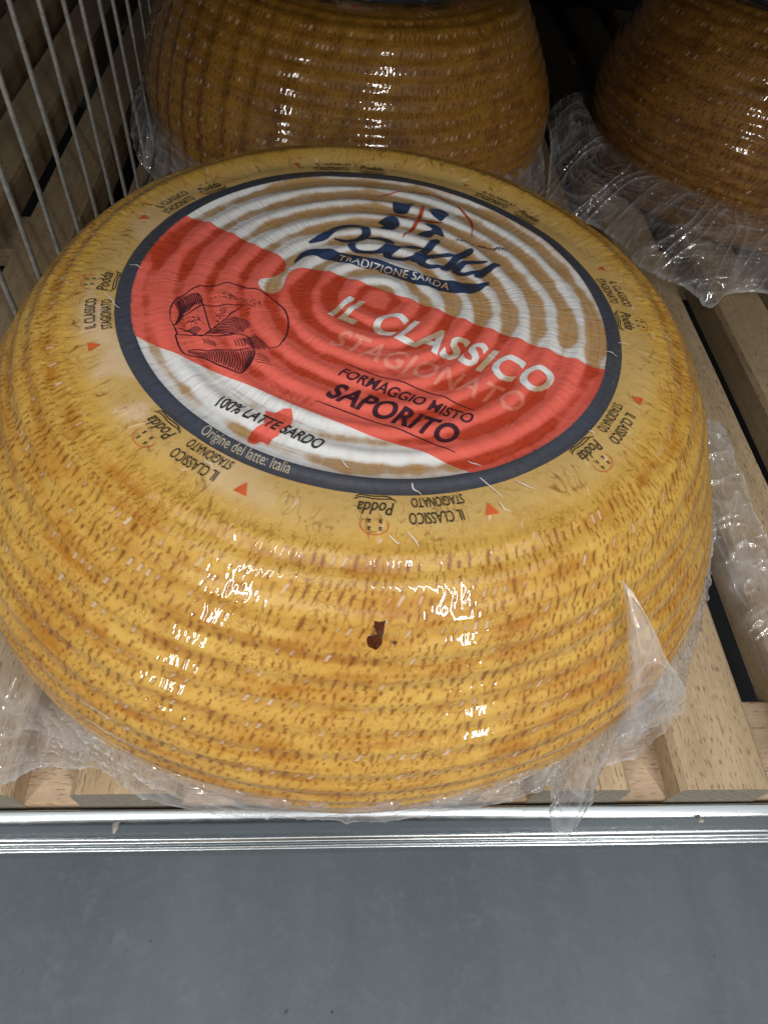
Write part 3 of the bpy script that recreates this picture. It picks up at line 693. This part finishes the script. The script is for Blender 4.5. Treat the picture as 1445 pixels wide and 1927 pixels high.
def margin_prints(parent, ks, base):
    for k in ks:
        a = math.radians(-71.6 + 45.4*k)
        bm = bmesh.new()
        c = (94.4*math.cos(a), 94.4*math.sin(a))
        ps_ = [rot2((2.4*math.cos(t), 2.4*math.sin(t)), a+math.radians(8), c) for t in (.25*PI, .95*PI, 1.62*PI)]
        bm.faces.new([bm.verts.new((*p, 0)) for p in ps_])
        lay('triangle_mark', bm, M_tri, parent, .25, 1.5)
        bm = bend_text(fit_box(text_bm('IL CLASSICO', 10, .06), 15.0, 3.5), a-math.radians(5.0), 92.4, -1)
        b2 = bend_text(fit_box(text_bm('STAGIONATO', 10, .06), 14.6, 3.3), a-math.radians(4.0), 87.5, -1)
        me = bpy.data.meshes.new('t'); b2.to_mesh(me); b2.free(); bm.from_mesh(me); bpy.data.meshes.remove(me)
        lay('margin_lettering', bm, M_black_ink, parent, .25, 1.3)
        bm = fit_box(text_bm('Podda', 10, .02), 9.6, 4.0, .25)
        ribbon(bm, [(-.6, -.3), (.6, -1.2), (5, -1.1), (9, -1.5), (11.2, -.5)], .35)
        ribbon(bm, [(.6, -1.3), (2, -2.1), (6, -2.0), (9.4, -2.3), (10.6, -1.4)], .35, zoff=.02)
        for (hx, hy) in ((3.4, 5.4), (6.2, 5.4), (3.4, 7.6), (6.2, 7.6)):
            ribbon(bm, [(hx, hy), (hx+.8, hy+.3)], .5, 2, zoff=.03); ribbon(bm, [(hx+.1, hy+.7), (hx+.9, hy+.9)], .35, 2, zoff=.04)
            ribbon(bm, [(hx+.5, hy-.2), (hx+.2, hy+1.1)], .3, 2, zoff=.05)
        bend_text(bm, a-math.radians(16.6), 89.2, -1)
        lay('margin_logo', bm, M_black_ink, parent, .25, 1.3)
        bm = bmesh.new()
        ribbon(bm, [(5.3+3.5*math.cos(t), 6.9+2.9*math.sin(t)) for t in np.linspace(-.5, PI+.5, 12)], .22, 3)
        bend_text(bm, a-math.radians(16.6), 89.2, -1)
        lay('margin_circle', bm, M_tri, parent, .25, 1.5)

def wheel(name, label, loc, rz, full, src=None, rmat=None):
    root = tag(empty(name, loc, rz), label, 'cheese')
    if src is None:
        r_ = make_rind(root, 2500, .5)
        lb = make_label(root)
        print_label(lb, root)
        margin_prints(r_, range(8), None)
        scuffs(r_)
    return root
m, nt, b = mat('film_scuff_white'); M_scuff = m
b.inputs['Base Color'].default_value = (.74, .68, .62, 1); b.inputs['Roughness'].default_value = .3; b.inputs['Alpha'].default_value = .75
def scuffs(parent):
    segs = [((27.3, -79.2), (33.6, -85.9)), ((32.2, -87.1), (35.6, -89.9)), ((8, -82.6), (10.6, -86.4)), ((78, -20), (82, -22)), ((38, -79), (43.4, -81.6)), ((24.6, -72.9), (28.8, -74.6)), ((-12, -75), (-9.4, -78)), ((-85, 8), (-80, 6)), ((84, -14.4), (88.5, -15)), ((64, -58), (65.5, -60)), ((-90, -8), (-83, -16)), ((-49, -77), (-46, -80.6)), ((60, 71), (63, 68)), ((-70, 58), (-66, 60)), ((1, -99), (4, -101)), ((6, -98), (9, -102))]
    rg = np.random.default_rng(12)
    for i, (a, b_) in enumerate(segs):
        bm = bmesh.new(); a = np.array(a); b_ = np.array(b_); mdl = (a+b_)/2 + rg.normal(0, .5, 2)
        ribbon(bm, [a, a*.6+mdl*.4+rg.normal(0, .2, 2), mdl, mdl*.5+b_*.5+rg.normal(0, .25, 2), b_], [.15, .35, .5, .3, .1], 5, zoff=.01*i)
        lay('film_scuff', bm, M_scuff, parent, .60, 1.0)
GROUP = 'film wrapped cheese wheels on the slats'
W1 = wheel('cheese_wheel', 'yellow cheese wheel with red and white label in front, above the steel rail', (0, 0, 0), 0, True)
W1['group'] = GROUP
def copy_wheel(loc, rz, label, rmat):
    r = W1.copy(); COL.objects.link(r); r.location = loc; r.rotation_euler = (0, 0, rz); r['label'] = label
    for ch in list(W1.children):
        c = ch.copy(); COL.objects.link(c); c.parent = r
        if ch.name.startswith('rind'):
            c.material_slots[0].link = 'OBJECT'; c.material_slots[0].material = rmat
        for g_ in ch.children:
            d = g_.copy(); COL.objects.link(d); d.parent = c
    return r
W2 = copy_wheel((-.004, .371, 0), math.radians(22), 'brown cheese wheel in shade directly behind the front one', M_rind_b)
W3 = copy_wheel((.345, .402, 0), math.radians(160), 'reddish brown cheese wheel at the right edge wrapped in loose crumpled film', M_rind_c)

# dark resin drop on the side of the front wheel
def side_patch(name, blobs, m, parent, off):
    rind = [c for c in parent.children if c.name.startswith('rind')][0]
    bpy.context.view_layer.update()
    def onto(t_, q_, h):
        r, z, nr, nz = [float(v[0]) for v in prof_at(np.array([q_+S88]))]
        t = math.radians(t_); c, s_ = math.cos(t), math.sin(t)
        n_ = Vector((nr*c, nr*s_, nz)); p = Vector((r*c, r*s_, z - TILT*r*c*(140+z)/140))*.001
        hit, loc, nrm, idx = rind.ray_cast(p + n_*.02, -n_, distance=.04)
        return (loc if hit else p) + n_*h*.001
    for lp in blobs:
        lp = catmull(lp, 5, True); c = lp.mean(0); V = []; rings = 6
        for k in range(rings+1):
            for p in lp:
                tq = c + (p-c)*(k/rings); V.append(onto(tq[0], tq[1], off*(1-.7*(k/rings)**3)))
        n_ = len(lp); F = []
        for k in range(rings):
            for i in range(n_): F.append((k*n_+i, k*n_+(i+1) % n_, (k+1)*n_+(i+1) % n_, (k+1)*n_+i))
        mesh_np(name, [tuple(v) for v in V], F, m, rind)
side_patch('resin_spot', [[(-91.95, 39.4), (-91.52, 38.2), (-90.96, 38.0), (-90.47, 38.5), (-90.28, 37.5), (-90.34, 36.0), (-91.09, 35.8), (-91.15, 33.9), (-90.47, 34.0), (-89.66, 33.6), (-89.85, 35.2), (-89.91, 37.1), (-90.03, 38.9), (-90.09, 40.9), (-90.71, 42.5), (-91.21, 42.1), (-91.71, 41.6)],
                          [(-88.85, 40.2), (-88.42, 39.8), (-88.11, 40.4), (-88.48, 41.0)]], M_spot, W1, .38)

# ------------------------------------------------------------------ film skirts
def sheet(name, inner, outer, parent, seed, nv=46, nu=500, amp=3.0, milk_edge=.8, bulge=6, closed=False, lift=None, m=None, fold=1.0, base_milk=.05):
    I = resamp(catmull(inner, 10), nu); O = resamp(catmull(outer, 10), nu) if len(outer) != len(inner) else None
    if O is None:
        a = catmull(inner, 10); b_ = catmull(outer, 10); k = np.linspace(0, len(a)-1, nu)
        I = np.stack([np.interp(k, range(len(a)), a[:, c]) for c in range(3)], -1); O = np.stack([np.interp(k, range(len(b_)), b_[:, c]) for c in range(3)], -1)
    v = np.linspace(0, 1, nv)[None, :, None]; u = np.r_[0, np.cumsum(np.linalg.norm(np.diff(O, axis=0), axis=1))][:, None]
    u = u + np.zeros((1, nv)); vv = v[..., 0] + 0*u
    P = I[:, None]*(1-v) + O[:, None]*v
    wlen = np.linalg.norm(O-I, axis=1)[:, None]+1e-6
    # folds: sharp creases made with ridged noise; mostly running from the wheel outward
    w1 = np.abs(vn(u/9+1.5*vn(u/25, vv*2, 0, seed), vv*1.6, 0, seed+1)-.5)*2
    w2 = np.abs(vn(u/4.2, vv*wlen/7, 0, seed+2)-.5)*2
    w3 = np.abs(vn(u/30, vv*wlen/3.2+2*vn(u/12, vv, 0, seed+5), 0, seed+3)-.5)*2
    h = fold*(.60*(1-w1)**4 + .25*(1-w2)**5 + .45*(1-w3)**5) + .5*(vn(u/16, vv*wlen/14, 0, seed+4)-.5)
    env = sst(0, .22, vv)
    nrm = np.cross(np.gradient(P, axis=0), np.gradient(P, axis=1)); nrm /= np.linalg.norm(nrm, axis=2)[..., None]+1e-9
    nrm *= np.sign(nrm[..., 2:3]+1e-6)
    P = P + nrm*(amp*h*env)[..., None]
    P[..., 2] += bulge*np.sin(PI*vv)**1.0*.5*(.6+.8*vn(u/30, vv, 2, seed+9))
    P[..., :2] += (nrm[..., :2]*0) + (.9*(vn(u/11, vv*3, 0, seed+6)-.5)*sst(.6, 1, vv))[..., None]
    P[..., 2] = np.maximum(P[..., 2], np.where(P[..., 1] > -129, -139.3, -1e3))
    crease = np.maximum((1-w1)**5, np.maximum((1-w3)**6, .7*(1-w2)**7))
    milk = base_milk + .6*crease*env + milk_edge*sst(.955, .99, vv) + .22*sst(.55, .8, vn(u/14, vv*wlen/9, 7, seed+8))*env
    milk = milk + .55*(1-sst(6, 16, wlen))
    milk *= .35+.65*env
    V = P.reshape(-1, 3)*.001
    return mesh_np(name, V, grid_faces(nu, nv)[:, ::-1], m or M_film, parent, True, dict(milk=np.clip(milk, 0, 1)))
def on_wheel(deg, z=-80, r=None):
    t = math.radians(deg); r = r or float(np.interp(-z, -knots[3:13, 1], knots[3:13, 0]))+.6
    r += float(lopsided(t))*min(1, (-z-4)/40)
    return (r*math.cos(t), r*math.sin(t), z - TILT*r*math.cos(t)*(140+z)/140)

out = [(150.0, 14.0, -86), (158.1, -20.0, -90), (154.9, -42.3, -100), (150.4, -61.0, -110), (141.9, -82.1, -120), (135.3, -99.2, -130), (116.0, -115.9, -134), (97.7, -121.3, -134), (88.5, -137.9, -137), (81.0, -145.7, -140), (76.5, -143.1, -140), (74.1, -128.5, -130), (61.3, -136.5, -110), (38.9, -143.2, -100), (1.8, -148.4, -96), (-29.8, -147.6, -96), (-51.3, -144.8, -100), (-71.6, -138.6, -110), (-85.0, -131.4, -115), (-100.6, -123.2, -125), (-114.2, -120.4, -130), (-125.6, -121.2, -130), (-135.6, -127.0, -130), (-146.8, -127.9, -130), (-158, -111.3, -124), (-159.7, -81.8, -100), (-157, -40, -95), (-152, 0, -90)]
ang = [5, -7, -16, -24, -31, -37, -43, -48, -53, -56, -58, -61, -66, -75, -89, -101, -110, -117, -122, -127, -131, -134, -137, -140, -146, -153, -165, -178]
inn = [on_wheel(a, -78) for a in ang]
sheet('film_skirt', inn, out, W1, 200, nu=1100, nv=60, amp=1.9, bulge=3)
# pinched web of film standing off the side
sheet('film_web', [(68.6, -103.2, -15.5), (71.4, -109.5, -23.4), (74.2, -116.0, -34.4), (76.7, -122.4, -47.2), (79.8, -127.5, -62.9), (84, -128, -80)],
      [(68.9, -103.4, -15.0), (75.6, -110.5, -19.8), (83.5, -116.5, -31.9), (92.0, -119.3, -42.7), (103.8, -118.2, -62.1), (112, -117, -82)], W1, 230, nu=120, nv=40, amp=1.0, bulge=1.2, base_milk=.22, milk_edge=.5)
# loose strip of the wrapping lying beside the wheel to the right
sheet('film_flap', [(172, 60, -118), (174, 20, -128), (176, -20, -133), (181, -60, -134), (189, -98, -134), (196, -112, -134)],
      [(205, 62, -120), (207, 25, -124), (209, -10, -128), (216, -35, -130), (232, -58, -132), (246, -80, -132)], W1, 260, nu=300, nv=50, amp=3.5, bulge=7, milk_edge=.9, fold=1.2)
# rear wheel
def rel(pts, W):
    c, s = math.cos(-W.rotation_euler.z), math.sin(-W.rotation_euler.z); o = W.location
    return [((p[0]-o.x*1000)*c-(p[1]-o.y*1000)*s, (p[0]-o.x*1000)*s+(p[1]-o.y*1000)*c, p[2]) for p in pts]
def wheel_pts(W, angs, z=-80): return rel([tuple(np.array(on_wheel(a, z))+np.array([W.location.x*1000, W.location.y*1000, 0])) for a in angs], W)
a2 = [150, 175, 190, 200, 210, 222, 235, 250, 270, 290, 310, 340]
o2 = [(-150, 440, -100), (-158, 385, -95), (-163, 335, -88), (-158, 296, -100), (-141, 275, -112), (-122, 262, -122), (-96, 245, -128), (-60, 226, -130), (0, 214, -130), (55, 226, -130), (104, 262, -130), (150, 330, -130)]
sheet('film_skirt', wheel_pts(W2, a2), rel(o2, W2), W2, 300, nu=500, amp=2.5, bulge=3)
a2 = [170, 184, 196, 204, 212, 220, 228, 236, 243, 250, 258, 268, 280, 295]
o3 = [(150, 380, -95), (150, 352, -100), (150, 323, -120), (148, 306, -128), (158, 290, -130), (178, 284, -130), (198, 254, -130), (204, 230, -130), (230, 206, -130), (246, 192, -135), (260, 203, -131), (283, 206, -130), (320, 198, -130), (370, 200, -130)]
sheet('film_skirt', wheel_pts(W3, a2, -100), rel(o3, W3), W3, 330, nu=900, nv=110, amp=2.4, bulge=22, fold=1.1, milk_edge=.9, base_milk=.08)

# scraps of film and dirt stuck on the rail
def scrap(loc, size, seed, label, m):
    bm = bmesh.new(); bmesh.ops.create_icosphere(bm, subdivisions=3, radius=1)
    for v in bm.verts:
        c = v.co; n_ = float(vn(c.x*1.7+9, c.y*1.7+9, c.z*1.7+9, seed)); n2 = float(vn(c.x*4+9, c.y*4+9, c.z*4+9, seed+1))
        v.co = Vector((c.x*size[0], c.y*size[1], c.z*size[2]))*(.45+.8*n_+.35*n2)
    o = bm_obj('scrap', bm, m, None, True); o.location = loc
    tag(o, label, 'scrap'); return o
m, nt, b = mat('dried_glue'); M_glue = m
L(nt, ramp(nt, noise(nt, 400, 4), [(.3, (.16, .14, .11)), (.7, (.42, .40, .36))]), b.inputs['Base Color']); b.inputs['Roughness'].default_value = .35
scrap((-.0985, -.1362, -.1600), (.0013, .0021, .0010), 5, 'small brownish dried lump stuck on the steel rail at the left', M_glue)
scrap((.1490, -.1362, -.1598), (.0014, .0010, .0006), 9, 'small clear shred of film on the steel rail at the right', M_glue)
